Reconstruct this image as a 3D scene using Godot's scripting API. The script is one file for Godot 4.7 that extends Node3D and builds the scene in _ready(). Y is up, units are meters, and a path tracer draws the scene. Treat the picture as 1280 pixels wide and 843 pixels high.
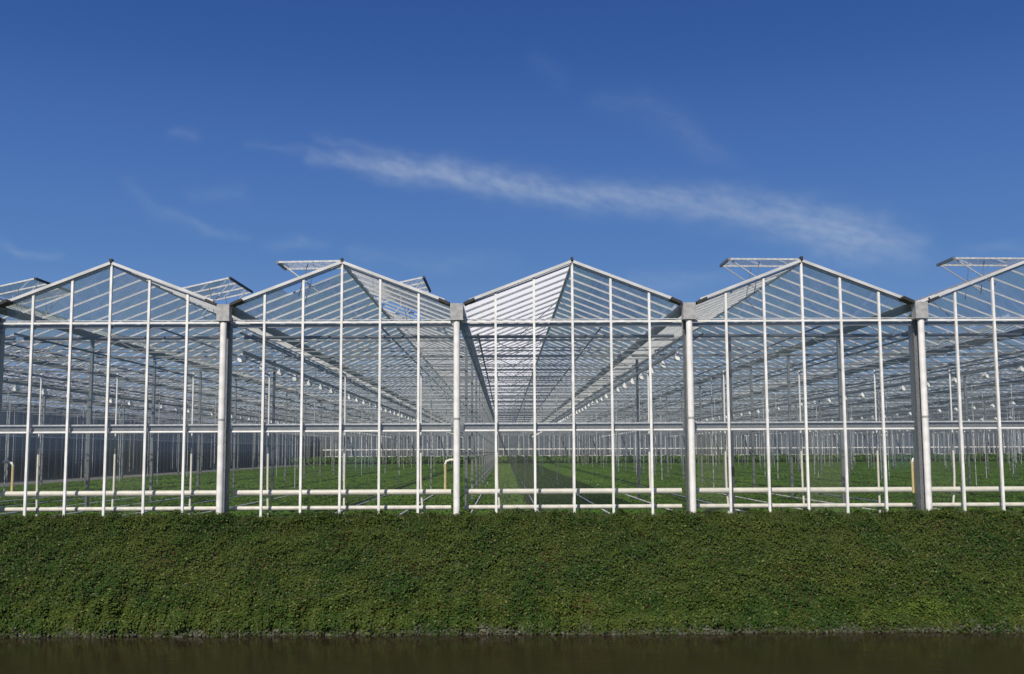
extends Node3D
# A multi-span glass greenhouse behind a planted canal bank. Camera stands at x = 0; facade is the plane z = 0; floor is y = 0.

const EYE := Vector3(0.0, 1.61, 22.475)
const FOCAL := 1360.0            # in pixels of the 1280 x 843 photograph
const BAY := 4.8
const X0 := -10.578              # post at the left edge of the picture
const GUTTER_Y := 4.66
const RIDGE_Y := 5.56
const TRANSOM_Y := 4.305
const FIRST_FRAME := -5.4
const FRAME := 5.0
const END_Z := -150.0
const WATER_Y := -1.60
const NEAR_ROOF := 16            # roof panes per slope that are built one by one

var rng := RandomNumberGenerator.new()
var cam: Camera3D
var M := {}
var house: Node3D
var slope_len := 0.0
var slope_ang := 0.0

# ---------------------------------------------------------------- helpers
func st_new() -> SurfaceTool:
	var st := SurfaceTool.new()
	st.begin(Mesh.PRIMITIVE_TRIANGLES)
	return st

func quad(st: SurfaceTool, a: Vector3, b: Vector3, c: Vector3, d: Vector3) -> void:
	# a b c d run clockwise seen from the front
	var n := (c - a).cross(b - a).normalized()
	for p in [a, b, c, a, c, d]:
		st.set_normal(n)
		st.add_vertex(p)

func box(st: SurfaceTool, c: Vector3, s: Vector3, b := Basis.IDENTITY) -> void:
	var h := s * 0.5
	var v := []
	for i in 8:
		v.append(c + b * Vector3(h.x * (1 if i & 1 else -1), h.y * (1 if i & 2 else -1), h.z * (1 if i & 4 else -1)))
	quad(st, v[4], v[6], v[7], v[5])
	quad(st, v[1], v[3], v[2], v[0])
	quad(st, v[5], v[7], v[3], v[1])
	quad(st, v[0], v[2], v[6], v[4])
	quad(st, v[6], v[2], v[3], v[7])
	quad(st, v[0], v[4], v[5], v[1])

func bar(st: SurfaceTool, a: Vector3, b: Vector3, w: float, h: float) -> void:
	# a straight bar: w across the horizontal, h in the plane that holds "up"
	var z := (b - a).normalized()
	var up := Vector3.UP if absf(z.y) < 0.98 else Vector3.BACK
	var x := up.cross(z).normalized()
	var y := z.cross(x)
	box(st, (a + b) * 0.5, Vector3(w, h, a.distance_to(b)), Basis(x, y, z))

func tube(st: SurfaceTool, pts: Array, r: float, n := 8, caps := true) -> void:
	var rings := []
	var nrm := []
	for i in pts.size():
		var p: Vector3 = pts[i]
		var d: Vector3 = (pts[mini(i + 1, pts.size() - 1)] - pts[maxi(i - 1, 0)]).normalized()
		var up := Vector3.UP if absf(d.y) < 0.9 else Vector3.BACK
		var x := up.cross(d).normalized()
		var y := d.cross(x)
		var ring := []
		var rn := []
		for k in n:
			var a := TAU * k / n
			var o := x * cos(a) + y * sin(a)
			ring.append(p + o * r)
			rn.append(o)
		rings.append(ring)
		nrm.append(rn)
	for i in pts.size() - 1:
		for k in n:
			var k2 := (k + 1) % n
			for e in [[i, k], [i + 1, k2], [i, k2], [i, k], [i + 1, k], [i + 1, k2]]:
				st.set_normal(nrm[e[0]][e[1]])
				st.add_vertex(rings[e[0]][e[1]])
	if caps:
		for e in [[0, 1], [pts.size() - 1, -1]]:
			var ring: Array = rings[e[0]]
			var dir: Vector3 = (pts[0] - pts[1]).normalized() if e[0] == 0 else (pts[-1] - pts[-2]).normalized()
			for k in range(1, n - 1):
				var tri := [ring[0], ring[k], ring[k + 1]] if e[1] == 1 else [ring[0], ring[k + 1], ring[k]]
				for p in tri:
					st.set_normal(dir)
					st.add_vertex(p)

func box_mesh(c: Vector3, s: Vector3, b := Basis.IDENTITY) -> ArrayMesh:
	var st := st_new()
	box(st, c, s, b)
	return st.commit()

func bar_mesh(a: Vector3, b: Vector3, w: float, h: float) -> ArrayMesh:
	var st := st_new()
	bar(st, a, b, w, h)
	return st.commit()

func tube_mesh(pts: Array, r: float, n := 10) -> ArrayMesh:
	var st := st_new()
	tube(st, pts, r, n)
	return st.commit()

func put(parent: Node, called: String, mesh: Mesh, mat: Material, at := Vector3.ZERO, b := Basis.IDENTITY) -> MeshInstance3D:
	var o := MeshInstance3D.new()
	o.name = called
	o.mesh = mesh
	o.material_override = mat
	o.transform = Transform3D(b, at)
	parent.add_child(o, true)
	return o

func node(parent: Node, called: String, at := Vector3.ZERO) -> Node3D:
	var o := Node3D.new()
	o.name = called
	o.position = at
	parent.add_child(o, true)
	return o

func many(parent: Node, called: String, mesh: Mesh, mat: Material, xf: Array, colors := []) -> MultiMeshInstance3D:
	var mm := MultiMesh.new()
	mm.transform_format = MultiMesh.TRANSFORM_3D
	mm.use_colors = not colors.is_empty()
	mm.mesh = mesh
	mm.instance_count = xf.size()
	for i in xf.size():
		mm.set_instance_transform(i, xf[i])
		if mm.use_colors:
			mm.set_instance_color(i, colors[i])
	var o := MultiMeshInstance3D.new()
	o.name = called
	o.multimesh = mm
	o.material_override = mat
	parent.add_child(o, true)
	o.set_meta("kind", "stuff")
	return o

func tag(o: Node, label: String, category: String, group := "", kind := "") -> void:
	o.set_meta("label", label)
	o.set_meta("category", category)
	if group:
		o.set_meta("group", group)
	if kind:
		o.set_meta("kind", kind)

func structure(o: Node, label: String, category: String) -> void:
	tag(o, label, category, "", "structure")

func lin(r: float, g: float, b: float, a := 1.0) -> Color:
	var c := Color(r, g, b).linear_to_srgb()
	c.a = a
	return c

func noise_tex(freq: float, lo: Color, hi: Color, seed_: int, size := 512, oct := 5) -> ImageTexture:
	var n := FastNoiseLite.new()
	n.seed = seed_
	n.noise_type = FastNoiseLite.TYPE_SIMPLEX_SMOOTH
	n.frequency = freq
	n.fractal_octaves = oct
	var g := n.get_seamless_image(size, size)
	g.convert(Image.FORMAT_RGB8)
	for y in size:
		for x in size:
			g.set_pixel(x, y, lo.lerp(hi, smoothstep(0.15, 0.85, g.get_pixel(x, y).r)))
	g.generate_mipmaps()
	return ImageTexture.create_from_image(g)

func mat(color: Color, rough: float, metal := 0.0, tex: Texture2D = null, tex_scale := 1.0) -> StandardMaterial3D:
	var m := StandardMaterial3D.new()
	m.albedo_color = color
	m.roughness = rough
	m.metallic = metal
	if tex:
		m.albedo_texture = tex
		m.uv1_triplanar = true
		m.uv1_world_triplanar = true
		m.uv1_scale = Vector3.ONE * tex_scale
	return m

func glass(tint: Color, dirt: float, through := 0.0) -> StandardMaterial3D:
	var m := StandardMaterial3D.new()
	m.transparency = BaseMaterial3D.TRANSPARENCY_ALPHA
	m.albedo_color = Color(tint.r, tint.g, tint.b, dirt)
	m.roughness = 0.06
	m.cull_mode = BaseMaterial3D.CULL_DISABLED
	if through > 0.0:
		m.backlight_enabled = true
		m.backlight = Color(1, 1, 1) * through
	return m

func ray(px: float, py: float) -> Vector3:
	return (cam.basis * Vector3((px - 640.0) / FOCAL, (421.5 - py) / FOCAL, -1.0)).normalized()

func in_view(x: float, z: float, margin := 4.0) -> bool:
	return absf(x) < (EYE.z - z) * 0.49 + margin

# ---------------------------------------------------------------- sky
func make_sky() -> Sky:
	var w := 4096
	var h := 2048
	var img := Image.create(w, h, false, Image.FORMAT_RGBH)
	var stops := [[-90.0, Color(0.05, 0.06, 0.04)], [-3.0, Color(0.10, 0.11, 0.09)], [-0.6, Color(0.30, 0.40, 0.55)], [0.0, Color(0.31, 0.45, 0.67)], [6.0, Color(0.155, 0.29, 0.56)], [10.0, Color(0.097, 0.220, 0.495)],
		[15.0, Color(0.066, 0.162, 0.435)], [20.0, Color(0.040, 0.113, 0.352)], [24.0, Color(0.030, 0.087, 0.305)], [35.0, Color(0.026, 0.074, 0.27)], [90.0, Color(0.020, 0.058, 0.22)]]
	for y in h:
		var el := 90.0 - 180.0 * (y + 0.5) / h
		var c: Color = stops[-1][1]
		for i in stops.size() - 1:
			if el >= stops[i][0] and el <= stops[i + 1][0]:
				c = stops[i][1].lerp(stops[i + 1][1], (el - stops[i][0]) / (stops[i + 1][0] - stops[i][0]))
				break
		img.fill_rect(Rect2i(0, y, w, 1), c)
	# cirrus: bands given as points on the dome: [px, py, half width, strength] of the photographed direction
	var bands := [
		[[388, 194, 8, 0.35], [440, 203, 11, 0.75], [500, 211, 14, 0.95], [570, 219, 16, 0.95], [640, 232, 17, 0.9], [720, 243, 17, 0.8], [800, 248, 18, 0.78], [880, 255, 20, 0.8], [960, 267, 23, 0.78], [1030, 287, 27, 0.95], [1090, 300, 26, 0.9], [1140, 311, 20, 0.45], [1165, 318, 14, 0.1]],
		[[400, 172, 8, 0.2], [460, 186, 9, 0.28], [540, 202, 10, 0.25], [610, 215, 9, 0.1]],
		[[940, 275, 16, 0.3], [1000, 300, 18, 0.3], [1060, 315, 14, 0.15]],
		[[745, 128, 14, 0.08], [800, 127, 18, 0.13], [840, 150, 20, 0.14], [885, 188, 13, 0.16], [920, 205, 10, 0.04]],
		[[218, 165, 8, 0.2], [244, 166, 7, 0.16]],
		[[0, 300, 9, 0.1], [22, 317, 5, 0.42], [75, 322, 4, 0.22]],
		[[160, 230, 9, 0.10], [190, 262, 9, 0.15], [250, 285, 6, 0.32], [310, 297, 5, 0.12]],
		[[240, 244, 12, 0.12], [300, 243, 12, 0.14]],
		[[330, 308, 7, 0.10], [375, 303, 7, 0.28], [410, 305, 7, 0.12]],
		[[305, 180, 5, 0.10], [350, 184, 6, 0.16], [395, 190, 6, 0.12]],
		[[440, 318, 9, 0.14], [500, 325, 11, 0.14], [560, 330, 14, 0.16], [640, 326, 12, 0.06]],
		[[790, 352, 10, 0.2], [850, 350, 12, 0.24], [920, 347, 10, 0.1]],
		[[1200, 312, 8, 0.1], [1250, 309, 7, 0.24], [1290, 312, 8, 0.1]],
		[[670, 75, 14, 0.06], [700, 95, 14, 0.07]],
		[[-260, 250, 14, 0.3], [-160, 270, 16, 0.4], [-60, 300, 12, 0.2]], [[1330, 180, 12, 0.2], [1450, 200, 16, 0.4], [1600, 230, 14, 0.3]]]
	var seg := []
	for b in bands:
		for i in b.size() - 1:
			var q := []
			for e in [b[i], b[i + 1]]:
				var d := ray(e[0], e[1])
				q.append(Vector2(rad_to_deg(atan2(d.x, -d.z)), rad_to_deg(asin(d.y))))
			seg.append([q[0], q[1], b[i][2] * 0.042, b[i + 1][2] * 0.042, b[i][3], b[i + 1][3]])
	var n := FastNoiseLite.new()
	n.seed = 7
	n.frequency = 0.45
	n.fractal_octaves = 5
	var n2 := FastNoiseLite.new()
	n2.seed = 11
	n2.frequency = 0.16
	n2.fractal_octaves = 3
	var done := {}
	for s in seg:
		var a: Vector2 = s[0]
		var b: Vector2 = s[1]
		var m: float = maxf(s[2], s[3]) * 2.6
		var lo := Vector2(minf(a.x, b.x) - m, minf(a.y, b.y) - m)
		var hi := Vector2(maxf(a.x, b.x) + m, maxf(a.y, b.y) + m)
		var ab := b - a
		for y in range(int((90.0 - hi.y) / 180.0 * h), int((90.0 - lo.y) / 180.0 * h) + 1):
			for x in range(int(floor(lo.x / 360.0 * w)), int(hi.x / 360.0 * w) + 1):
				var p := Vector2((x + 0.5) / w * 360.0, 90.0 - 180.0 * (y + 0.5) / h)
				var wob := Vector2(n2.get_noise_2d(p.x * 2.0, p.y * 4.0), n2.get_noise_2d(p.x * 2.0 + 90.0, p.y * 4.0)) * 0.30
				var pp := p + wob
				var t := clampf((pp - a).dot(ab) / ab.length_squared(), 0.0, 1.0)
				var d := pp.distance_to(a + ab * t) / lerpf(s[2], s[3], t)
				# the upper edge of each band frays, the lower one is firmer
				var v: float = exp(-d * d) * lerpf(s[4], s[5], t)
				if v > 0.004:
					var key := Vector2i(x, y)
					if not done.has(key) or done[key] < v:
						done[key] = v
	for key in done:
		var x: int = posmod(key.x, w)     # the image begins at the camera's heading (-z)
		var y: int = key.y
		var p := Vector2((key.x + 0.5) / w * 360.0, 90.0 - 180.0 * (y + 0.5) / h)
		var q := p.rotated(deg_to_rad(14.0))
		var fib := n.get_noise_2d(q.x * 0.9, q.y * 5.0) * 0.75 + n.get_noise_2d(p.x * 3.0 + p.y * 2.0, p.y * 4.0 + 50.0) * 0.45 + n.get_noise_2d(q.x * 2.0, q.y * 18.0 + 20.0) * 0.4
		var v: float = done[key] * clampf(0.82 + fib * 0.55, 0.0, 1.3) * 0.40
		img.set_pixel(x, y, img.get_pixel(x, y).lerp(Color(0.50, 0.58, 0.68), clampf(v, 0.0, 0.9)))
	var sm := PanoramaSkyMaterial.new()
	sm.panorama = ImageTexture.create_from_image(img)
	var sky := Sky.new()
	sky.sky_material = sm
	return sky

# ---------------------------------------------------------------- materials
func make_materials() -> void:
	var dirt := noise_tex(0.012, Color(0.92, 0.92, 0.91), Color(1, 1, 1), 3, 256)
	var zinc := noise_tex(0.03, Color(0.86, 0.87, 0.88), Color(1, 1, 1), 5, 256)
	M.white = mat(lin(0.86, 0.86, 0.86), 0.35, 0.0, dirt, 0.7)
	M.pvc = mat(lin(0.84, 0.83, 0.82), 0.4, 0.0, dirt, 0.9)
	M.cream = mat(lin(0.76, 0.74, 0.66), 0.45, 0.0, dirt, 1.1)
	M.alu = mat(lin(0.62, 0.63, 0.64), 0.38, 0.25, zinc, 1.3)
	M.bar = mat(lin(0.62, 0.63, 0.64), 0.4, 0.1, dirt, 0.5)
	M.zinc = mat(lin(0.20, 0.212, 0.218), 0.5, 0.3, zinc, 1.7)
	M.box_grey = mat(lin(0.40, 0.40, 0.405), 0.55, 0.0, zinc, 0.8)
	M.black = mat(lin(0.02, 0.02, 0.022), 0.6)
	M.dark_steel = mat(lin(0.05, 0.06, 0.075), 0.5, 0.0, zinc, 2.0)
	M.yellow = mat(lin(0.62, 0.50, 0.24), 0.45, 0.0, dirt, 2.0)
	M.lamp = mat(lin(0.92, 0.92, 0.91), 0.3)
	M.concrete = mat(lin(0.30, 0.29, 0.28), 0.9, 0.0, noise_tex(0.02, Color(0.6, 0.6, 0.6), Color(1, 1, 1), 9, 256), 0.5)
	M.screen = mat(lin(0.085, 0.092, 0.095), 0.9, 0.0, zinc, 0.6)
	M.glass = glass(Color(0.8, 0.85, 0.86), 0.008)
	M.glass_dusty = glass(Color(0.78, 0.82, 0.80), 0.018)
	M.glass_streaked = glass(Color(0.78, 0.80, 0.76), 0.030)
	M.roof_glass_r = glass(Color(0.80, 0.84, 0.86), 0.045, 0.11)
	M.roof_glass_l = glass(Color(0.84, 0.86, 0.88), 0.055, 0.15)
	M.roof_glass_glare = glass(Color(0.92, 0.93, 0.93), 0.16, 1.3)  # brightness of a slope seen at a grazing angle, put into whiter glass
	M.roof_glass_faint_glare = glass(Color(0.90, 0.91, 0.92), 0.075, 0.26)  # weaker grazing brightness, likewise put into the glass colour
	M.end_glass = glass(Color(0.34, 0.36, 0.38), 0.88, 0.05)
	M.soil = mat(Color.WHITE, 0.95, 0.0, noise_tex(0.02, lin(0.035, 0.030, 0.018), lin(0.075, 0.065, 0.035), 21), 0.35)
	M.bank = mat(Color.WHITE, 0.95, 0.0, noise_tex(0.03, lin(0.030, 0.042, 0.016), lin(0.060, 0.062, 0.028), 22), 0.8)
	M.bed = mat(Color.WHITE, 0.9, 0.0, noise_tex(0.05, lin(0.022, 0.050, 0.008), lin(0.050, 0.105, 0.016), 23), 0.7)
	var leaf := StandardMaterial3D.new()
	leaf.vertex_color_use_as_albedo = true
	leaf.roughness = 0.65
	leaf.metallic_specular = 0.2
	leaf.cull_mode = BaseMaterial3D.CULL_DISABLED
	leaf.backlight_enabled = true
	leaf.backlight = Color(0.35, 0.45, 0.12)
	M.leaf = leaf
	var w := mat(lin(0.028, 0.0196, 0.0115), 0.12)
	w.metallic_specular = 0.38
	var n := FastNoiseLite.new()
	n.seed = 31
	n.frequency = 0.012
	n.fractal_octaves = 4
	var g := n.get_seamless_image(512, 512)
	g.convert(Image.FORMAT_RGBA8)
	g.bump_map_to_normal_map(2.2)
	w.normal_enabled = true
	w.normal_texture = ImageTexture.create_from_image(g)
	w.normal_scale = 0.34
	w.uv1_triplanar = true
	w.uv1_world_triplanar = true
	w.uv1_scale = Vector3(0.22, 0.22, 0.45)
	M.water = w

# ---------------------------------------------------------------- ground, bank, canal
const BANK := [[0.10, 0.19], [0.22, 0.26], [0.50, 0.29], [0.75, 0.21], [1.30, -0.19], [1.90, -0.67], [2.40, -1.08], [2.62, -1.28], [2.73, -1.44], [2.69, -1.62], [2.62, -2.3]]
var bank_noise := FastNoiseLite.new()

func bank_point(t: float, x: float) -> Array:
	# t runs from 0 at the crest to 1 under the water; returns the point and the outward normal
	var f := t * (BANK.size() - 1)
	var i := mini(int(f), BANK.size() - 2)
	var a := Vector2(BANK[i][0], BANK[i][1])
	var b := Vector2(BANK[i + 1][0], BANK[i + 1][1])
	var p := a.lerp(b, f - i)
	var d := (b - a).normalized()
	var n := Vector3(0, d.x, -d.y)
	var j := clampi(i + (1 if f - i > 0.5 else -1), 0, BANK.size() - 2)
	var e := (Vector2(BANK[j + 1][0], BANK[j + 1][1]) - Vector2(BANK[j][0], BANK[j][1])).normalized()
	n = n.lerp(Vector3(0, e.x, -e.y), absf(f - i - 0.5)).normalized()
	var bump := bank_noise.get_noise_3d(x * 1.0, p.y * 1.6, 0.0) * 0.10 + bank_noise.get_noise_3d(x * 4.0, p.y * 5.0, 9.0) * 0.05
	bump *= smoothstep(0.0, 0.3, t)
	bump += (bank_noise.get_noise_2d(x * 2.6, 40.0) * 0.14 + bank_noise.get_noise_2d(x * 6.0, p.y * 1.4) * 0.13) * smoothstep(0.4, 0.72, t)
	bump += (bank_noise.get_noise_2d(x * 1.2, 90.0) * 0.05 + bank_noise.get_noise_2d(x * 5.0, 120.0) * 0.03) * (1.0 - smoothstep(0.25, 0.5, t))
	return [Vector3(x, p.y, p.x) + n * bump, n]

func build_ground() -> void:
	bank_noise.seed = 4
	bank_noise.frequency = 0.5
	var st := st_new()
	quad(st, Vector3(-3000, -0.02, 0.10), Vector3(-3000, -0.02, -6000), Vector3(3000, -0.02, -6000), Vector3(3000, -0.02, 0.10))
	var g := put(self, "ground", st.commit(), M.soil)
	structure(g, "flat dark soil ground stretching away under the glasshouse", "ground")
	# far bank
	st = st_new()
	var nx := 1100
	var nt := 60
	st.set_smooth_group(0)
	var grid := []
	for j in nt + 1:
		var row := []
		for i in nx + 1:
			row.append(bank_point(float(j) / nt, -45.0 + 90.0 * i / nx)[0])
		grid.append(row)
	for j in nt:
		for i in nx:
			for p in [grid[j][i], grid[j][i + 1], grid[j + 1][i], grid[j][i + 1], grid[j + 1][i + 1], grid[j + 1][i]]:
				st.add_vertex(p)
	st.generate_normals()
	var bank := put(self, "bank", st.commit(), M.bank)
	structure(bank, "steep earth canal bank below the glass front, covered in green leaves", "bank")
	# water
	st = st_new()
	quad(st, Vector3(-400, WATER_Y, 21.5), Vector3(-400, WATER_Y, 2.7), Vector3(400, WATER_Y, 2.7), Vector3(400, WATER_Y, 21.5))
	structure(put(self, "water", st.commit(), M.water), "still dark brown canal water at the foot of the bank", "water")
	# the bank the camera stands on
	st = st_new()
	var prof := [Vector2(18.2, -2.3), Vector2(19.2, -1.5), Vector2(20.6, -0.25), Vector2(21.4, 0.0), Vector2(60, 0.0)]
	for i in prof.size() - 1:
		quad(st, Vector3(-400, prof[i + 1].y, prof[i + 1].x), Vector3(-400, prof[i].y, prof[i].x), Vector3(400, prof[i].y, prof[i].x), Vector3(400, prof[i + 1].y, prof[i + 1].x))
	structure(put(self, "near_bank", st.commit(), M.bed), "grassy near bank of the canal where the viewer stands", "bank")

func leaf_mesh(length: float, width: float, fold: float) -> ArrayMesh:
	var st := st_new()
	var a := Vector3(0, 0, 0)
	var tip := Vector3(0, -0.12 * length, length)
	var m := Vector3(0, 0.06 * length, length * 0.45)
	var l := Vector3(-width, fold, length * 0.42)
	var r := Vector3(width, fold, length * 0.42)
	for p in [a, l, m, l, tip, m, a, m, r, m, tip, r]:
		st.add_vertex(p)
	st.generate_normals()
	return st.commit()

func build_ground_cover() -> void:
	var tone := FastNoiseLite.new()
	tone.seed = 71
	tone.frequency = 0.8
	tone.fractal_octaves = 4
	var clump := FastNoiseLite.new()
	clump.seed = 72
	clump.frequency = 2.2
	clump.fractal_octaves = 3
	var lm := leaf_mesh(0.042, 0.016, 0.007)
	var xf := []
	var col := []
	var red_spots := []
	for p in [[325, 706], [205, 700], [985, 772], [735, 770], [690, 700], [985, 725], [625, 775], [1190, 655], [420, 665], [530, 720]]:
		var d := ray(p[0], p[1])
		red_spots.append(d.x / -d.z * 20.8)
	var ry := [-0.45, -0.4, -1.15, -1.15, -0.4, -0.68, -1.2, 0.1, 0.0, -0.6]
	for i in 520000:
		var x := rng.randf_range(-15.5, 15.5)
		var t := pow(rng.randf(), 0.94) * 0.89
		var pn := bank_point(t, x)
		var p: Vector3 = pn[0]
		var n: Vector3 = pn[1]
		var foot := smoothstep(-1.44, -1.60, p.y)
		var cl := clump.get_noise_3d(x, p.y * 1.3, p.z * 0.7)
		var lift := rng.randf() * (0.04 + 0.17 * clampf(cl + 0.30, 0.0, 1.0)) + foot * rng.randf() * 0.08
		p += n * lift
		var out := (n * rng.randf_range(0.5, 1.2) + Vector3(rng.randfn(0, 0.40), rng.randf_range(-0.1, 0.45), rng.randfn(0, 0.35))).normalized()
		var fwd := Vector3(rng.randfn(), rng.randfn() - 0.35, rng.randfn()).cross(out).normalized()
		var b := Basis(out.cross(fwd), out, fwd) * Basis.from_scale(Vector3.ONE * rng.randf_range(0.6, 1.35) * (1.0 + 0.25 * foot))
		xf.append(Transform3D(b, p))
		var v := tone.get_noise_3d(x, p.y * 1.5, 0.0)
		var c := Color(0.034, 0.068, 0.012).lerp(Color(0.068, 0.092, 0.017), clampf(0.4 + v * 0.9, 0.0, 1.0))
		c = c.lerp(Color(0.022, 0.055, 0.012), clampf(-v * 1.0, 0.0, 0.6))
		var u := rng.randf()
		if u < 0.06:
			c = Color(0.13, 0.15, 0.045)
		elif u < 0.10:
			c = Color(0.085, 0.060, 0.022)
		elif u < 0.16:
			c = Color(0.07, 0.10, 0.05)
		# leaves at the foot carry dried canal mud
		if rng.randf() < foot * 0.7:
			c = Color(0.050, 0.056, 0.036).lerp(Color(0.125, 0.125, 0.10), rng.randf())
		for k in red_spots.size():
			var dd := Vector2(x - red_spots[k], (p.y - ry[k]) * 1.4).length()
			if dd < 0.40 and rng.randf() < 0.17 * (1.0 - dd / 0.40):
				c = Color(0.095, 0.045, 0.022)
		# a patch of fresh yellow-green seedlings near the water
		var py := Vector2((x - 7.55) / 0.42, (p.y + 1.17) / 0.14).length()
		if rng.randf() < 0.75 * clampf(1.5 - py * 1.1 + 1.2 * cl, 0.0, 1.0):
			c = Color(0.085, 0.125, 0.022)
		c *= rng.randf_range(0.75, 1.25)
		c.a = 1.0
		col.append(c)
	# broader, mud-grey leaves in uneven clumps along the waterline
	for i in 26000:
		var x := rng.randf_range(-15.5, 15.5)
		var cl := clump.get_noise_2d(x * 0.8, 77.0)
		if rng.randf() > 0.45 + cl * 1.2:
			continue
		var up := rng.randf()
		var p := Vector3(x, WATER_Y - 0.02 + up * (0.17 + 0.12 * cl), bank_point(0.80, x)[0].z + rng.randf_range(-0.02, 0.10) - up * 0.06)
		var out := Vector3(rng.randfn(0, 0.5), rng.randf_range(0.1, 0.9), rng.randf_range(0.4, 1.0)).normalized()
		var fwd := Vector3(rng.randfn(), rng.randfn() - 0.6, rng.randfn()).cross(out).normalized()
		xf.append(Transform3D(Basis(out.cross(fwd), out, fwd) * Basis.from_scale(Vector3.ONE * rng.randf_range(1.0, 1.9)), p))
		var c := Color(0.050, 0.060, 0.034).lerp(Color(0.135, 0.135, 0.105), rng.randf())
		col.append(c)
	var o := many(self, "ground_cover", lm, M.leaf, xf, col)
	tag(o, "dense small-leaved green ground cover carpeting the canal bank", "ground cover", "", "stuff")
	# thin grass at the crest
	var st := st_new()
	for p in [Vector3(-0.006, 0, 0), Vector3(-0.003, 0.09, 0.008), Vector3(0.006, 0, 0), Vector3(-0.003, 0.09, 0.008), Vector3(0.0, 0.16, 0.045), Vector3(0.006, 0, 0)]:
		st.add_vertex(p)
	st.generate_normals()
	var bm := st.commit()
	xf = []
	col = []
	for i in 60000:
		var x := rng.randf_range(-15.5, 15.5)
		var p: Vector3 = bank_point(pow(rng.randf(), 1.6) * 0.42 + 0.02, x)[0]
		var b := Basis(Vector3.UP, rng.randf() * TAU) * Basis(Vector3.RIGHT, rng.randf_range(-0.5, 0.5)) * Basis.from_scale(Vector3.ONE * rng.randf_range(0.35, 0.95))
		xf.append(Transform3D(b, p))
		var c := Color(0.055, 0.085, 0.025).lerp(Color(0.10, 0.115, 0.045), rng.randf())
		col.append(c)
	tag(many(self, "grass", bm, M.leaf, xf, col), "fine short grass along the top of the bank", "grass", "", "stuff")

# ---------------------------------------------------------------- crop
func tuft_mesh(leaves: int, r: float, h: float) -> ArrayMesh:
	var st := st_new()
	var g := RandomNumberGenerator.new()
	g.seed = 5
	for i in leaves:
		var a := TAU * i / leaves + g.randf() * 0.8
		var d := Vector3(cos(a), 0, sin(a))
		var s := Vector3(-d.z, 0, d.x) * r * 0.36
		var hh := h * g.randf_range(0.55, 1.0)
		var base := Vector3(0, hh * 0.25, 0)
		var m := d * r * 0.55 + Vector3(0, hh, 0)
		var tip := d * r * g.randf_range(0.9, 1.3) + Vector3(0, hh * 0.75, 0)
		for p in [base, m - s, m + s, m - s, tip, m + s]:
			st.add_vertex(p)
	st.generate_normals()
	return st.commit()

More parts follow.
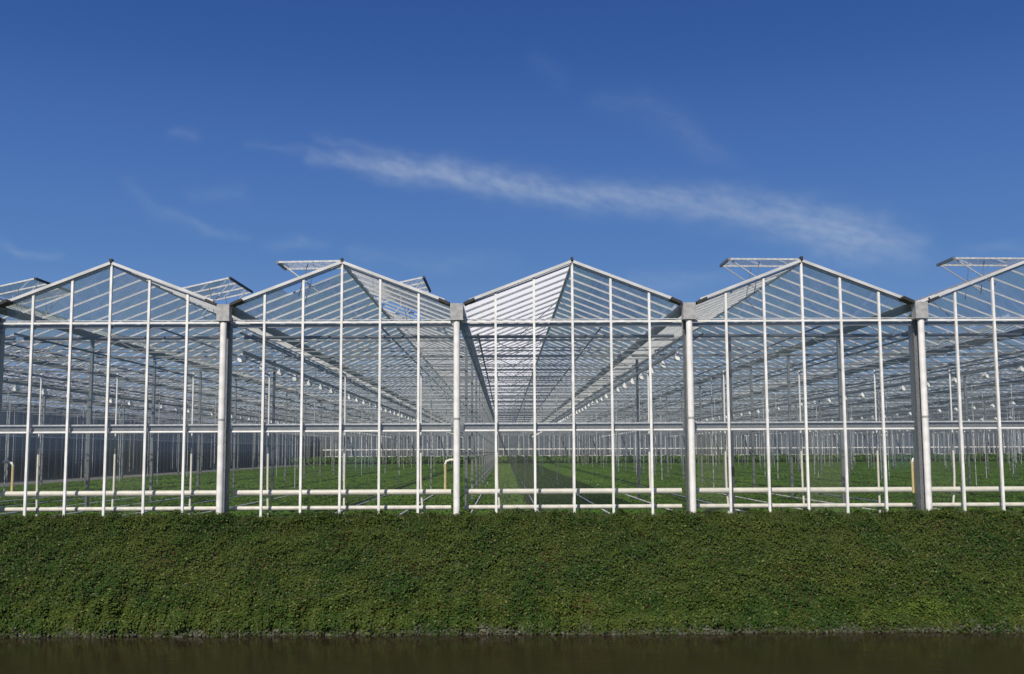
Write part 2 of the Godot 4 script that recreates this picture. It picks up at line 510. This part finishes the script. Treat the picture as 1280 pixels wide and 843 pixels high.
func build_crop() -> void:
	var bed_i := 0
	var xf := []
	var col := []
	var far := []
	var far_col := []
	var tone := FastNoiseLite.new()
	tone.seed = 15
	tone.frequency = 0.09
	var x := X0 - BAY * 3.0 + 4.2
	while x < 66.0:
		# three beds to a bay, a footpath between them
		var z_near := -0.9
		if not in_view(x, z_near):
			z_near = EYE.z - (absf(x) - 4.0) / 0.49
		var z_far := -106.0
		if z_near > z_far + 8.0:
			var b := put(self, "planting_bed", box_mesh(Vector3(0, 0.02, 0), Vector3(1.26, 0.10, z_near - z_far)), M.bed, Vector3(x, 0, (z_near + z_far) * 0.5))
			structure(b, "long low bed of young green plants running away from the glass front", "bed")
			bed_i += 1
			var z := z_near
			while z > z_far:
				var d := EYE.z - z
				var step := 0.17 if d < 40.0 else (0.24 if d < 65.0 else 0.42)
				var k := 0
				while k * step < 1.28:
					var p := Vector3(x - 0.62 + k * step + rng.randfn(0, 0.05), 0.05, z + rng.randfn(0, 0.07))
					var s := rng.randf_range(0.75, 1.25) * (step / 0.17) * 0.9
					var v := tone.get_noise_2d(x * 2.0, z)
					var c := Color(0.066, 0.150, 0.013).lerp(Color(0.105, 0.195, 0.022), clampf(0.5 + v + rng.randfn(0, 0.25), 0.0, 1.0))
					var t := Transform3D(Basis(Vector3.UP, rng.randf() * TAU) * Basis.from_scale(Vector3(s, minf(s, 1.35) * 0.95, s)), p)
					xf.append(t)
					col.append(c)
					k += 1
				z -= step
		x += BAY / 3.0
	tag(many(self, "crop", tuft_mesh(7, 0.13, 0.17), M.leaf, xf, col), "low bright green seedlings filling the beds inside the glasshouse", "crop", "", "stuff")
	# an older, taller crop stands across the far beds
	var z := -106.0
	while z > -128.0:
		var xx := X0 - BAY * 3.0
		while xx < 80.0:
			if in_view(xx, z):
				var s := rng.randf_range(0.8, 1.2)
				far.append(Transform3D(Basis(Vector3.UP, rng.randf() * TAU) * Basis.from_scale(Vector3(s * 2.6, s * 6.0 * minf(1.0, 0.75 + (-106.0 - z) * 0.1), s * 2.6)), Vector3(xx + rng.randfn(0, 0.1), 0.0, z)))
				var c := Color(0.066, 0.150, 0.013).lerp(Color(0.105, 0.195, 0.022), rng.randf())
				far_col.append(c)
			xx += 0.42
		z -= 0.8 if z > -109.0 else 2.6
	tag(many(self, "tall_crop", tuft_mesh(9, 0.14, 0.16), M.leaf, far, far_col), "dark band of taller plants across the far end of the beds", "crop", "", "stuff")
	# thin white drip pipes along the footpaths
	var names := ["leftmost", "second", "third", "fourth", "fifth", "sixth", "seventh", "eighth", "ninth", "tenth", "eleventh", "twelfth", "thirteenth", "fourteenth", "fifteenth", "sixteenth", "seventeenth", "eighteenth", "nineteenth", "twentieth"]
	for i in 20:
		var px := X0 - BAY * 2.0 - 1.42 + i * 1.6 * 1.0 + (1.6 if i > 9 else 0.0)
		var zn := -1.2
		if not in_view(px, zn):
			zn = EYE.z - (absf(px) - 4.0) / 0.49
		var o := put(self, "drip_pipe", tube_mesh([Vector3(0, 0, 0), Vector3(0, 0, -38.0 + absf(zn))], 0.022, 6), M.pvc, Vector3(px, 0.19, zn))
		tag(o, "thin white drip pipe lying along a footpath, %s from the left" % names[i], "pipe", "drip pipes between the beds")

# ---------------------------------------------------------------- greenhouse front
func pane_glass() -> Material:
	var u := rng.randf()
	return M.glass if u < 0.6 else (M.glass_dusty if u < 0.88 else M.glass_streaked)

func pane_tilt() -> Basis:
	return Basis(Vector3.UP, rng.randfn(0, 0.004)) * Basis(Vector3.RIGHT, rng.randfn(0, 0.003))

func build_gable(i: int, x: float) -> void:
	var g := node(house, "gable_wall", Vector3(x, 0, 0))
	var slope := (RIDGE_Y - GUTTER_Y) / (BAY * 0.5)
	# mullions
	for j in range(1, 6):
		var lx := j * 0.8
		var top := GUTTER_Y + slope * (lx if j <= 3 else BAY - lx) - 0.03
		put(g, "mullion", box_mesh(Vector3(0, (top + 0.05) * 0.5, 0), Vector3(0.046, top - 0.05, 0.06)), M.white, Vector3(lx, 0, 0.012))
	# rake bars, clear of the gutter box
	for s in [-1.0, 1.0]:
		var a := Vector3(BAY * 0.5 + s * (BAY * 0.5 - 0.26), GUTTER_Y + 0.09, 0.03)
		var b := Vector3(BAY * 0.5 + s * 0.02, RIDGE_Y - 0.0, 0.03)
		put(g, "rake_bar", bar_mesh(a, b, 0.11, 0.058), M.bar)
		var off := Vector3(0, -0.062, -0.045)
		put(g, "rake_trim", bar_mesh(a + off, b + off, 0.05, 0.03), M.alu)
	# ridge end cap
	put(g, "ridge_cap", box_mesh(Vector3(BAY * 0.5, RIDGE_Y + 0.055, 0.05), Vector3(0.05, 0.06, 0.13)), M.black)
	# transom, its shelf and the dark rail below it
	put(g, "transom", box_mesh(Vector3(BAY * 0.5, TRANSOM_Y, 0.0), Vector3(BAY - 0.20, 0.038, 0.06)), M.white)
	put(g, "transom_rail", box_mesh(Vector3(BAY * 0.5, TRANSOM_Y + 0.055, -0.05), Vector3(BAY - 0.22, 0.018, 0.05)), M.alu)
	put(g, "transom_channel", box_mesh(Vector3(BAY * 0.5, TRANSOM_Y - 0.065, -0.075), Vector3(BAY - 0.22, 0.075, 0.05)), M.zinc)
	# waist beam: recessed web between two lips
	var beam := node(g, "waist_beam")
	put(beam, "web", box_mesh(Vector3(BAY * 0.5, 2.12, -0.12), Vector3(BAY - 0.26, 0.15, 0.012)), M.zinc)
	var st := st_new()
	box(st, Vector3(BAY * 0.5, 2.20, -0.095), Vector3(BAY - 0.26, 0.02, 0.06))
	box(st, Vector3(BAY * 0.5, 2.195, -0.07), Vector3(BAY - 0.26, 0.03, 0.012))
	put(beam, "upper_lip", st.commit(), M.alu)
	st = st_new()
	tube(st, [Vector3(0.13, 2.05, -0.10), Vector3(BAY - 0.13, 2.05, -0.10)], 0.024, 10)
	put(beam, "lower_lip", st.commit(), M.white)
	# plinth
	put(g, "plinth", box_mesh(Vector3(BAY * 0.5, 0.10, -0.02), Vector3(BAY, 0.22, 0.14)), M.concrete)
	# panes
	for j in 6:
		var xa := j * 0.8 + 0.03
		var xb := (j + 1) * 0.8 - 0.03
		if j == 0: xa += 0.05
		if j == 5: xb -= 0.05
		put(g, "pane", box_mesh(Vector3.ZERO, Vector3(xb - xa, 1.86, 0.005)), pane_glass(), Vector3((xa + xb) * 0.5, 1.14, 0), pane_tilt())
		put(g, "pane", box_mesh(Vector3.ZERO, Vector3(xb - xa, 2.19, 0.005)), pane_glass(), Vector3((xa + xb) * 0.5, 3.18, 0), pane_tilt())
		var ya := GUTTER_Y + slope * (xa if j < 3 else BAY - xa) - 0.03
		var yb := GUTTER_Y + slope * (xb if j < 3 else BAY - xb) - 0.03
		var lo := TRANSOM_Y + 0.03
		st = st_new()
		var f := [Vector3(xa, lo, 0.0025), Vector3(xa, ya, 0.0025), Vector3(xb, yb, 0.0025), Vector3(xb, lo, 0.0025)]
		var k := []
		for p in f: k.append(p - Vector3(0, 0, 0.005))
		quad(st, f[0], f[1], f[2], f[3])
		quad(st, k[3], k[2], k[1], k[0])
		for e in 4:
			quad(st, f[e], k[e], k[(e + 1) % 4], f[(e + 1) % 4])
		put(g, "gable_pane", st.commit(), pane_glass())
	# heating pipes behind the glass
	for e in [[0.79, 0.057], [0.47, 0.046]]:
		var hp := put(g, "heating_pipe", tube_mesh([Vector3(0.14, e[0], -0.38), Vector3(BAY - 0.14, e[0], -0.38)], e[1], 14), M.cream)
		for j in 3:
			put(hp, "bracket", box_mesh(Vector3(0.85 + j * 1.6, e[0] - e[1] * 0.4, -0.44), Vector3(0.02, e[1] * 2.0, 0.08)), M.zinc)

func build_front() -> void:
	for i in range(-2, 7):
		build_gable(i, X0 + BAY * i)
	for i in range(-2, 8):
		var x := X0 + BAY * i
		var d := node(house, "downpipe", Vector3(x, 0, 0.19))
		put(d, "pipe", tube_mesh([Vector3(0, 0.15, 0), Vector3(0, 4.30, 0)], 0.066, 18), M.pvc)
		put(d, "collar", tube_mesh([Vector3(0, 2.27, 0), Vector3(0, 2.31, 0)], 0.071, 18), M.box_grey)
		for y in [1.0, 3.4]:
			put(d, "pipe_clip", box_mesh(Vector3(0, y, -0.08), Vector3(0.05, 0.03, 0.09)), M.zinc)
		var h := node(house, "gutter_box", Vector3(x, 0, 0.16))
		put(h, "casing", box_mesh(Vector3(0, 4.49, 0), Vector3(0.26, 0.34, 0.24)), M.box_grey)
		put(h, "rim", box_mesh(Vector3(0, 4.325, 0.002), Vector3(0.275, 0.025, 0.25)), M.box_grey)
		for s in [-1.0, 1.0]:
			put(h, "flashing", bar_mesh(Vector3(s * 0.15, 4.655, -0.02), Vector3(s * 0.37, 4.755, -0.02), 0.30, 0.055), M.black)
		# front column just inside the glass
		var c := put(house, "front_column", box_mesh(Vector3(0, 2.2, 0), Vector3(0.09, 4.5, 0.30)), M.zinc, Vector3(x, 0, -0.26))
		put(c, "web_plate", box_mesh(Vector3(0, 4.3, 0.12), Vector3(0.16, 0.30, 0.05)), M.zinc)

# ---------------------------------------------------------------- roof and inner frame
func vent(x: float, s: float, z0: float, z1: float, up: float, length: float, glass_mat: Material) -> void:
	# a flap hinged at the ridge: s is the side, up its tilt above the horizontal
	var v := node(house, "roof_vent", Vector3(x, RIDGE_Y + 0.06, 0))
	var d := Vector3(s * cos(up), sin(up), 0)
	var nrm := Vector3(-s * sin(up), cos(up), 0)
	var st := st_new()
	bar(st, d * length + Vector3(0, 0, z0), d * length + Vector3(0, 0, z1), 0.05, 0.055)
	put(v, "outer_rail", st.commit(), M.black if up > 0.05 else M.zinc)  # raised flaps: shade on the rail's underside put in as black
	var nb := maxi(2, int(round(absf(z1 - z0) / 0.8)) + 1)
	for i in nb:
		var z := lerpf(z0, z1, float(i) / (nb - 1))
		put(v, "vent_bar", bar_mesh(Vector3(0, 0, z), d * (length - 0.03) + Vector3(0, 0, z), 0.035, 0.038), M.alu)
	for i in nb - 1:
		var za := lerpf(z0, z1, float(i) / (nb - 1)) - 0.025
		var zb := lerpf(z0, z1, float(i + 1) / (nb - 1)) + 0.025
		var c := d * length * 0.5 + Vector3(0, 0, (za + zb) * 0.5)
		put(v, "vent_pane", box_mesh(c, Vector3(length - 0.06, 0.005, za - zb), Basis(d, nrm, d.cross(nrm))), glass_mat)
	# push rods down to the roof bars
	for z in ([z0 - 0.05, z1 + 0.05] if absf(z1 - z0) < 1.5 else [z0 - 0.4, z1 + 0.4]):
		var a := d * (length - 0.08) + Vector3(0, -0.03, z)
		var b := Vector3(s * 0.62, -0.56, z)
		put(v, "push_rod", tube_mesh([a, b], 0.014, 6), M.alu)
		put(v, "push_rod", tube_mesh([d * length * 0.55 + Vector3(0, -0.03, z - 0.05), Vector3(s * 0.95, -0.75, z - 0.05)], 0.010, 6), M.zinc)

func build_roof() -> void:
	slope_len = Vector2(BAY * 0.5 - 0.11, RIDGE_Y - GUTTER_Y).length()
	slope_ang = atan2(RIDGE_Y - GUTTER_Y, BAY * 0.5 - 0.11)
	# unit meshes for a slope: x runs up the slope from the gutter
	var st := st_new()
	box(st, Vector3(slope_len * 0.5, -0.011, 0), Vector3(slope_len - 0.06, 0.020, 0.012))
	box(st, Vector3(slope_len * 0.5, 0.006, 0), Vector3(slope_len - 0.06, 0.010, 0.022))
	var bar_m := st.commit()
	var pane_m := box_mesh(Vector3(slope_len * 0.5, 0, 0), Vector3(slope_len - 0.04, 0.005, 0.95))
	var short_m := box_mesh(Vector3(slope_len * 0.22, 0, 0), Vector3(slope_len * 0.42, 0.005, 0.95))
	st = st_new()
	box(st, Vector3(slope_len * 0.5, -0.024, 0), Vector3(slope_len - 0.06, 0.046, 0.016))
	box(st, Vector3(slope_len * 0.5, 0.005, 0), Vector3(slope_len - 0.06, 0.010, 0.03))
	var deep_bar_m := st.commit()
	var far_bars := []
	var far_glass := {}
	var vents_l := {1: true, 3: true, 4: true}
	var vents_r := {-1: true, 0: true, 1: true}
	for i in range(-4, 20):
		var xg := X0 + BAY * i
		var zs := 0.0                                  # where this bay first comes into view
		if i < -2 or i > 6:
			zs = minf(0.0, ceilf(EYE.z - (absf(xg + BAY * 0.5) - 5.0) / 0.49))
		put(house, "gutter", gutter_mesh(zs - 0.02, END_Z), M.zinc, Vector3(xg, 0, 0))
		var ridge := st_new()
		box(ridge, Vector3(0, RIDGE_Y, (zs + END_Z) * 0.5 - 0.03), Vector3(0.06, 0.09, zs - END_Z - 0.06))
		put(house, "ridge_beam", ridge.commit(), M.alu, Vector3(xg + BAY * 0.5, 0, 0))
		for s in [1.0, -1.0]:
			var glare: bool = i == 2 and s > 0.0
			var faint_glare: bool = (i > 2 and s > 0.0) or (i <= 1 and s < 0.0)  # slopes seen nearly edge-on from the camera get the painted brightness
			var gm: StandardMaterial3D = M.roof_glass_glare if glare else M.roof_glass_faint_glare if faint_glare else (M.roof_glass_l if s > 0.0 else M.roof_glass_r)
			var o := Vector3(xg + 0.11 if s > 0.0 else xg + BAY - 0.11, GUTTER_Y, 0)
			var x_ax := Vector3(s * cos(slope_ang), sin(slope_ang), 0)
			var y_ax := Vector3(-s * sin(slope_ang), cos(slope_ang), 0)
			var b := Basis(x_ax, y_ax, x_ax.cross(y_ax))
			var near := NEAR_ROOF if (i >= -2 and i <= 6) else 0
			var slope_node: Node3D = null
			if near > 0:
				slope_node = node(house, "roof_slope", o)
			var k := int(-zs)
			while k < 150:
				if k - int(-zs) < near:
					put(slope_node, "glazing_bar", deep_bar_m if glare else bar_m, M.bar, Vector3(0, 0, -k - 1.0), b)
					var cut: bool = (s > 0.0 and vents_l.has(i) and k == 0) or (s < 0.0 and vents_r.has(i) and k >= 4 and k <= 6)
					put(slope_node, "roof_pane", short_m if cut else pane_m, gm, Vector3(0, 0, -k - 0.5), b)
				else:
					far_bars.append(Transform3D(b, o + Vector3(0, 0, -k - 1.0)))
				k += 1
			var z_far_start := zs - near
			if not far_glass.has(gm):
				far_glass[gm] = st_new()
			var e0 := o + x_ax * 0.02
			var e1 := o + x_ax * (slope_len - 0.02)
			var za := Vector3(0, 0, z_far_start)
			var zb := Vector3(0, 0, -120.0 if glare else END_Z)
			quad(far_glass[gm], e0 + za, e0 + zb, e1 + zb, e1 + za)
			if glare:
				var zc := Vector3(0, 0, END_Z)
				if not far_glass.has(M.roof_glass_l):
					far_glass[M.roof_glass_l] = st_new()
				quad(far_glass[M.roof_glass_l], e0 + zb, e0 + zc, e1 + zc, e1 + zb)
	many(house, "far_roof_bar", bar_m, M.bar, far_bars)
	for gm in far_glass:
		var o := put(house, "far_roof_glazing", far_glass[gm].commit(), gm)
		o.set_meta("kind", "stuff")
	# vents
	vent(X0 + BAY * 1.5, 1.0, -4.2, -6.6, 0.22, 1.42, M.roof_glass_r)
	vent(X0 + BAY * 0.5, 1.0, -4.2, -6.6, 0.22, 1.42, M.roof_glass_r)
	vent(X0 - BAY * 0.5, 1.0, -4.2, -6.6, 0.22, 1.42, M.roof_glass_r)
	vent(X0 + BAY * 1.5, -1.0, -0.12, -1.0, -0.015, 1.38, M.roof_glass_faint_glare)
	vent(X0 + BAY * 3.5, -1.0, -0.12, -1.0, 0.01, 1.48, M.roof_glass_r)
	vent(X0 + BAY * 4.5, -1.0, -0.12, -1.0, 0.01, 1.52, M.roof_glass_r)

func gutter_mesh(z0: float, z1: float) -> ArrayMesh:
	var st := st_new()
	var prof := [Vector2(-0.12, 4.68), Vector2(-0.10, 4.62), Vector2(-0.045, 4.55), Vector2(0.045, 4.55), Vector2(0.10, 4.62), Vector2(0.12, 4.68), Vector2(0.10, 4.68), Vector2(0.035, 4.57), Vector2(-0.035, 4.57), Vector2(-0.10, 4.68)]
	for i in prof.size():
		var a: Vector2 = prof[i]
		var b: Vector2 = prof[(i + 1) % prof.size()]
		quad(st, Vector3(a.x, a.y, z0), Vector3(a.x, a.y, z1), Vector3(b.x, b.y, z1), Vector3(b.x, b.y, z0))
	return st.commit()

func build_frame() -> void:
	var st := st_new()
	box(st, Vector3(0, 2.24, 0), Vector3(0.07, 4.56, 0.10))
	box(st, Vector3(0, 0.1, 0), Vector3(0.16, 0.22, 0.16))
	var col_m := st.commit()
	# lattice girder across one bay
	st = st_new()
	bar(st, Vector3(0.05, 4.48, 0), Vector3(BAY - 0.05, 4.48, 0), 0.04, 0.038)
	bar(st, Vector3(0.05, 4.20, 0), Vector3(BAY - 0.05, 4.20, 0), 0.04, 0.034)
	for k in 8:
		var xa := 0.1 + k * (BAY - 0.2) / 8.0
		var xb := 0.1 + (k + 1) * (BAY - 0.2) / 8.0
		bar(st, Vector3(xa, 4.20 if k % 2 == 0 else 4.48, 0), Vector3(xb, 4.48 if k % 2 == 0 else 4.20, 0), 0.02, 0.02)
	for sgn in [-1.0, 1.0]:
		bar(st, Vector3(BAY * 0.5 + sgn * 0.03, RIDGE_Y - 0.06, 0), Vector3(BAY * 0.5 + sgn * 1.15, 4.48, 0), 0.018, 0.018)
		bar(st, Vector3(BAY * 0.5 + sgn * 1.2, 5.02, 0), Vector3(BAY * 0.5 + sgn * 0.5, 4.48, 0), 0.012, 0.012)
	bar(st, Vector3(0.06, 4.48, 0.05), Vector3(1.5, 4.40, 2.45), 0.012, 0.012)
	bar(st, Vector3(BAY - 0.06, 4.48, 0.05), Vector3(BAY - 1.5, 4.40, 2.45), 0.012, 0.012)
	var gird_m := st.commit()
	var drop_m := tube_mesh([Vector3(0, 0.35, 0), Vector3(0, 4.2, 0)], 0.016, 5)
	var fd := []
	# folded screen packet that hangs below each girder, and the wire rail halfway
	st = st_new()
	box(st, Vector3(BAY * 0.5, 4.07, 0.10), Vector3(BAY - 0.3, 0.035, 0.08))
	var pack_m := st.commit()
	var rail_m := tube_mesh([Vector3(0.0, 4.12, 0), Vector3(BAY, 4.12, 0)], 0.014, 6)
	var spots := []
	for i in range(-4, 20):
		for k in 29:
			var z := FIRST_FRAME - FRAME * k
			var x := X0 + BAY * i
			if in_view(x + 2.4, z, 8.0):
				spots.append([EYE.z - z + absf(x) * 0.05, x, z])
	spots.sort_custom(func(a, b): return a[0] < b[0])
	var fc := []
	var fg := []
	var fp := []
	var fr := []
	for n in spots.size():
		var at := Vector3(spots[n][1], 0, spots[n][2])
		if at.z < -12.0:
			for e in ([1.6] if posmod(int(at.z), 2) == 0 else [3.2]):
				fd.append(Transform3D(Basis.IDENTITY, at + Vector3(e + rng.randfn(0, 0.1), 0, rng.randf_range(-1.5, 1.5))))
		var on_column: bool = posmod(int(round((at.x - X0) / BAY)), 2) == 0   # the girders span two bays
		if on_column:
			if n < 560:
				put(house, "column", col_m, M.zinc, at)
			else:
				fc.append(Transform3D(Basis.IDENTITY, at))
		if n < 290:
			put(house, "lattice_girder", gird_m, M.zinc, at)
		else:
			fg.append(Transform3D(Basis.IDENTITY, at))
		if n < 120:
			put(house, "screen_packet", pack_m, M.zinc, at)
			for e in [1.67, 3.33]:
				put(house, "screen_rail", rail_m, M.zinc, at + Vector3(0, 0, e))
		else:
			fp.append(Transform3D(Basis.IDENTITY, at))
			for e in [1.67, 3.33]:
				fr.append(Transform3D(Basis.IDENTITY, at + Vector3(0, 0, e)))
	many(house, "hanging_feed_pipe", drop_m, M.alu, fd)
	many(house, "far_column", col_m, M.zinc, fc)
	many(house, "far_girder", gird_m, M.zinc, fg)
	many(house, "far_screen_packet", pack_m, M.zinc, fp)
	many(house, "far_screen_rail", rail_m, M.zinc, fr)
	# shafts and rails that run the length of the house
	for i in range(-4, 20):
		var xg := X0 + BAY * i
		var zs := -0.6
		if i < -2 or i > 6:
			zs = minf(-0.6, EYE.z - (absf(xg + BAY * 0.5) - 5.0) / 0.49)
		for e in [[0.42, 4.10], [3.1, 4.32]]:
			put(house, "vent_shaft", tube_mesh([Vector3(0, 0, zs), Vector3(0, 0, END_Z + 1.0)], 0.022, 6), M.dark_steel, Vector3(xg + e[0], e[1], 0))
		put(house, "hanging_rail", box_mesh(Vector3(0, 0, (zs + END_Z) * 0.5), Vector3(0.03, 0.045, zs - END_Z)), M.zinc, Vector3(xg + 0.16, 4.16, 0))
	# dark tube across the front and the posts that carry it
	for i in range(-2, 7):
		put(house, "cross_tube", tube_mesh([Vector3(0.1, 4.12, 0), Vector3(BAY - 0.1, 4.12, 0)], 0.036, 8), M.dark_steel, Vector3(X0 + BAY * i, 0, -1.2))
	put(house, "screen_post", box_mesh(Vector3(0, 2.05, 0), Vector3(0.09, 4.1, 0.09)), M.dark_steel, Vector3(4.94, 0, -1.32))
	for x in [-7.0, 4.05]:
		put(house, "screen_post", box_mesh(Vector3(0, 2.2, 0), Vector3(0.07, 4.4, 0.07)), M.dark_steel, Vector3(x, 0, -10.6))
	# end wall
	var ew := node(house, "end_wall", Vector3(0, 0, END_Z))
	var xl := X0 - BAY * 4.0
	var xr := X0 + BAY * 20.0
	put(ew, "glazing", box_mesh(Vector3((xl + xr) * 0.5, 2.35, 0), Vector3(xr - xl, 4.7, 0.01)), M.end_glass)
	put(ew, "plinth", box_mesh(Vector3((xl + xr) * 0.5, 0.45, 0.05), Vector3(xr - xl, 0.9, 0.08)), M.concrete)
	put(ew, "sill_rail", box_mesh(Vector3((xl + xr) * 0.5, 0.98, 0.08), Vector3(xr - xl, 0.10, 0.1)), M.white)
	put(ew, "waist_rail", box_mesh(Vector3((xl + xr) * 0.5, 2.05, 0.08), Vector3(xr - xl, 0.16, 0.1)), M.white)
	var em := []
	var x := xl
	while x < xr:
		em.append(Transform3D(Basis.IDENTITY, Vector3(x, 0, 0.08)))
		x += 0.8
	many(ew, "end_mullion", box_mesh(Vector3(0, 2.6, 0), Vector3(0.06, 5.2, 0.08)), M.white, em)
	# dark screened side wall to the left with its pale posts
	var sw := node(house, "side_wall", Vector3(xl, 0, 0))
	var z0 := -20.0
	put(sw, "shade_screen", box_mesh(Vector3(0, 1.35, (z0 + END_Z) * 0.5), Vector3(0.04, 2.7, z0 - END_Z)), M.screen)
	put(sw, "glazing", box_mesh(Vector3(0, 3.7, (z0 + END_Z) * 0.5), Vector3(0.006, 1.98, z0 - END_Z)), M.end_glass)
	put(sw, "wall_rail", box_mesh(Vector3(0.05, 1.9, (z0 + END_Z) * 0.5), Vector3(0.05, 0.05, z0 - END_Z)), M.zinc)
	for k in 130:
		put(sw, "wall_post", box_mesh(Vector3(0, 2.3, 0), Vector3(0.045, 4.6, 0.07)), M.alu, Vector3(0.08, 0, z0 - 1.0 * k))

# ---------------------------------------------------------------- things inside
func build_fittings() -> void:
	# grow lamps hang in rows two bays apart
	var st := st_new()
	tube(st, [Vector3(0, -0.02, 0.13), Vector3(0, -0.02, 0.10), Vector3(0, -0.02, -0.13)], 0.068, 10)
	box(st, Vector3(0, 0.05, -0.02), Vector3(0.07, 0.06, 0.16))
	box(st, Vector3(0, 0.075, 0), Vector3(0.02, 0.09, 0.02))
	var lamp_m := st.commit()
	var rows := {}
	var rest := []
	var spots := []
	var row_name := {-2: "lamp row behind the first whole bay", -1: "lamp row behind the second bay", 0: "lamp row through the middle bay", 1: "lamp row behind the fourth bay", 2: "lamp row behind the right edge bay", 3: "second lamp row from the far right corner", 4: "lamp row nearest the far right corner", 5: "lamp row in the far right corner"}
	var ordinal := ["front", "second", "third", "fourth", "fifth", "sixth", "seventh", "eighth", "ninth", "tenth", "eleventh", "twelfth", "thirteenth", "fourteenth", "fifteenth", "sixteenth"]
	var seen_in_row := {}
	for r in range(-2, 6):
		var x := 3.822 + 9.6 * r
		var zs := -1.4
		var rail_z := zs
		for k in 62:
			var z := zs - 2.1 * k
			if in_view(x, z, 2.0):
				spots.append([EYE.z - z, x, z, r])
		put(house, "lamp_rail", box_mesh(Vector3(0, 0, (rail_z + END_Z) * 0.5), Vector3(0.06, 0.07, rail_z - END_Z)), M.zinc, Vector3(x, 3.83, 0))
		for k in 29:
			var z := FIRST_FRAME - FRAME * k
			if k < 12 and in_view(x, z):
				put(house, "rail_hanger", box_mesh(Vector3(0, 4.02, 0), Vector3(0.03, 0.34, 0.03)), M.zinc, Vector3(x + 0.07, 0, z))
	spots.sort_custom(func(a, b): return a[0] < b[0])
	for n in spots.size():
		var at := Vector3(spots[n][1] + rng.randfn(0, 0.012), 3.68, spots[n][2])
		if n < 290:
			var o := put(self, "grow_lamp", lamp_m, M.lamp, at)
			var q: int = seen_in_row.get(spots[n][3], 0)
			seen_in_row[spots[n][3]] = q + 1
			tag(o, ("%s white grow lamp of the %s" % [ordinal[q], row_name[spots[n][3]]]) if q < ordinal.size() else ("tiny distant white grow lamp deep in the %s" % row_name[spots[n][3]]), "lamp", "grow lamps hanging in rows")
		else:
			rest.append(Transform3D(Basis.IDENTITY, at))
	tag(many(self, "far_lamp", lamp_m, M.lamp, rest), "tiny white specks of grow lamps far inside the glasshouse", "lamp", "", "stuff")
	# feed hoses that drop from the roof beside the front
	var ord := ["first", "second", "third"]
	var bay_name := {-1: "bay cut by the left picture edge", 0: "first whole bay from the left", 1: "second gable bay from the left", 2: "middle gable bay", 3: "fourth gable bay from the left", 4: "bay at the right picture edge"}
	for i in range(-1, 5):
		for k in 3:
			var x := X0 + BAY * i + 0.82 + 1.6 * k
			var h := node(self, "drop_hose", Vector3(x, 0, -0.47))
			var lean := rng.randf_range(-0.03, 0.02)
			put(h, "upper_pipe", tube_mesh([Vector3(0, 3.3, 0), Vector3(0, 1.98, 0)], 0.017, 8), M.pvc)
			put(h, "valve", tube_mesh([Vector3(0, 1.98, 0), Vector3(0, 1.60, 0)], 0.013, 8), M.zinc)
			put(h, "lower_hose", tube_mesh([Vector3(0, 1.60, 0), Vector3(0, 1.1, 0), Vector3(lean * 0.5, 0.8, 0.0), Vector3(lean * 1.8, 0.6, 0.02), Vector3(lean * 3.0, 0.3, 0.02), Vector3(lean * 3.2, -0.02, 0.02)], 0.023, 8), M.cream)
			put(h, "hanger", box_mesh(Vector3(0, 3.25, 0.21), Vector3(0.03, 0.03, 0.46)), M.zinc)
			tag(h, "%s cream feed hose inside the %s" % [ord[k], bay_name[i]], "hose", "feed hoses behind the glass front")
	# yellow standpipes
	var sp := [[-10.27, -0.46, -1.0, "yellow standpipe with pale elbow at the left picture edge"], [-1.245, -0.46, 1.0, "yellow standpipe with pale elbow beside the second whole downpipe"], [8.56, -0.46, 1.0, "yellow standpipe with pale elbow beside the rightmost downpipe"]]
	for e in sp:
		var s := node(self, "standpipe", Vector3(e[0], 0, e[1]))
		put(s, "riser", tube_mesh([Vector3(0, 0.72, 0), Vector3(0.0, 1.36, 0)], 0.027, 10), M.yellow)
		put(s, "elbow", tube_mesh([Vector3(0, 1.36, 0), Vector3(0.02 * e[2], 1.42, 0), Vector3(0.10 * e[2], 1.45, 0), Vector3(0.22 * e[2], 1.45, 0)], 0.030, 10), M.cream)
		tag(s, e[3], "standpipe", "yellow standpipes")
	# concrete path along the side wall
	var p := put(self, "path", box_mesh(Vector3(0, 0, 0), Vector3(7.0, 0.06, 130)), M.concrete, Vector3(X0 - BAY * 4.0 + 3.6, 0.0, -84))
	structure(p, "grey concrete path beside the dark side wall", "path")

# ---------------------------------------------------------------- start
func _ready() -> void:
	rng.seed = 2024
	cam = Camera3D.new()
	cam.name = "camera"
	cam.position = EYE
	cam.rotation = Vector3(0.1053, -0.0072, -0.0047)
	cam.fov = rad_to_deg(2.0 * atan(421.5 / FOCAL))
	cam.near = 0.1
	cam.far = 9000.0
	add_child(cam)
	var env := Environment.new()
	env.background_mode = Environment.BG_SKY
	env.sky = make_sky()
	env.tonemap_mode = Environment.TONE_MAPPER_LINEAR
	env.tonemap_exposure = 1.0
	env.sdfgi_enabled = true
	env.ssao_enabled = true
	env.ssil_enabled = true
	var we := WorldEnvironment.new()
	we.name = "world"
	we.environment = env
	add_child(we)
	var sun := DirectionalLight3D.new()
	sun.name = "sun"
	sun.light_energy = 1.45
	sun.light_color = Color(1.0, 0.965, 0.90)
	sun.light_angular_distance = 0.5
	sun.shadow_enabled = true
	var az := deg_to_rad(17.0)      # behind the camera, a little to the left
	var el := deg_to_rad(38.0)
	add_child(sun)
	sun.look_at_from_position(Vector3(-sin(az) * cos(el), sin(el), cos(az) * cos(el)) * 50.0, Vector3.ZERO)
	make_materials()
	build_ground()
	house = node(self, "greenhouse")
	tag(house, "long multi-span glass greenhouse with white gabled front above the bank", "greenhouse")
	build_front()
	build_roof()
	build_frame()
	build_crop()
	build_ground_cover()
	build_fittings()
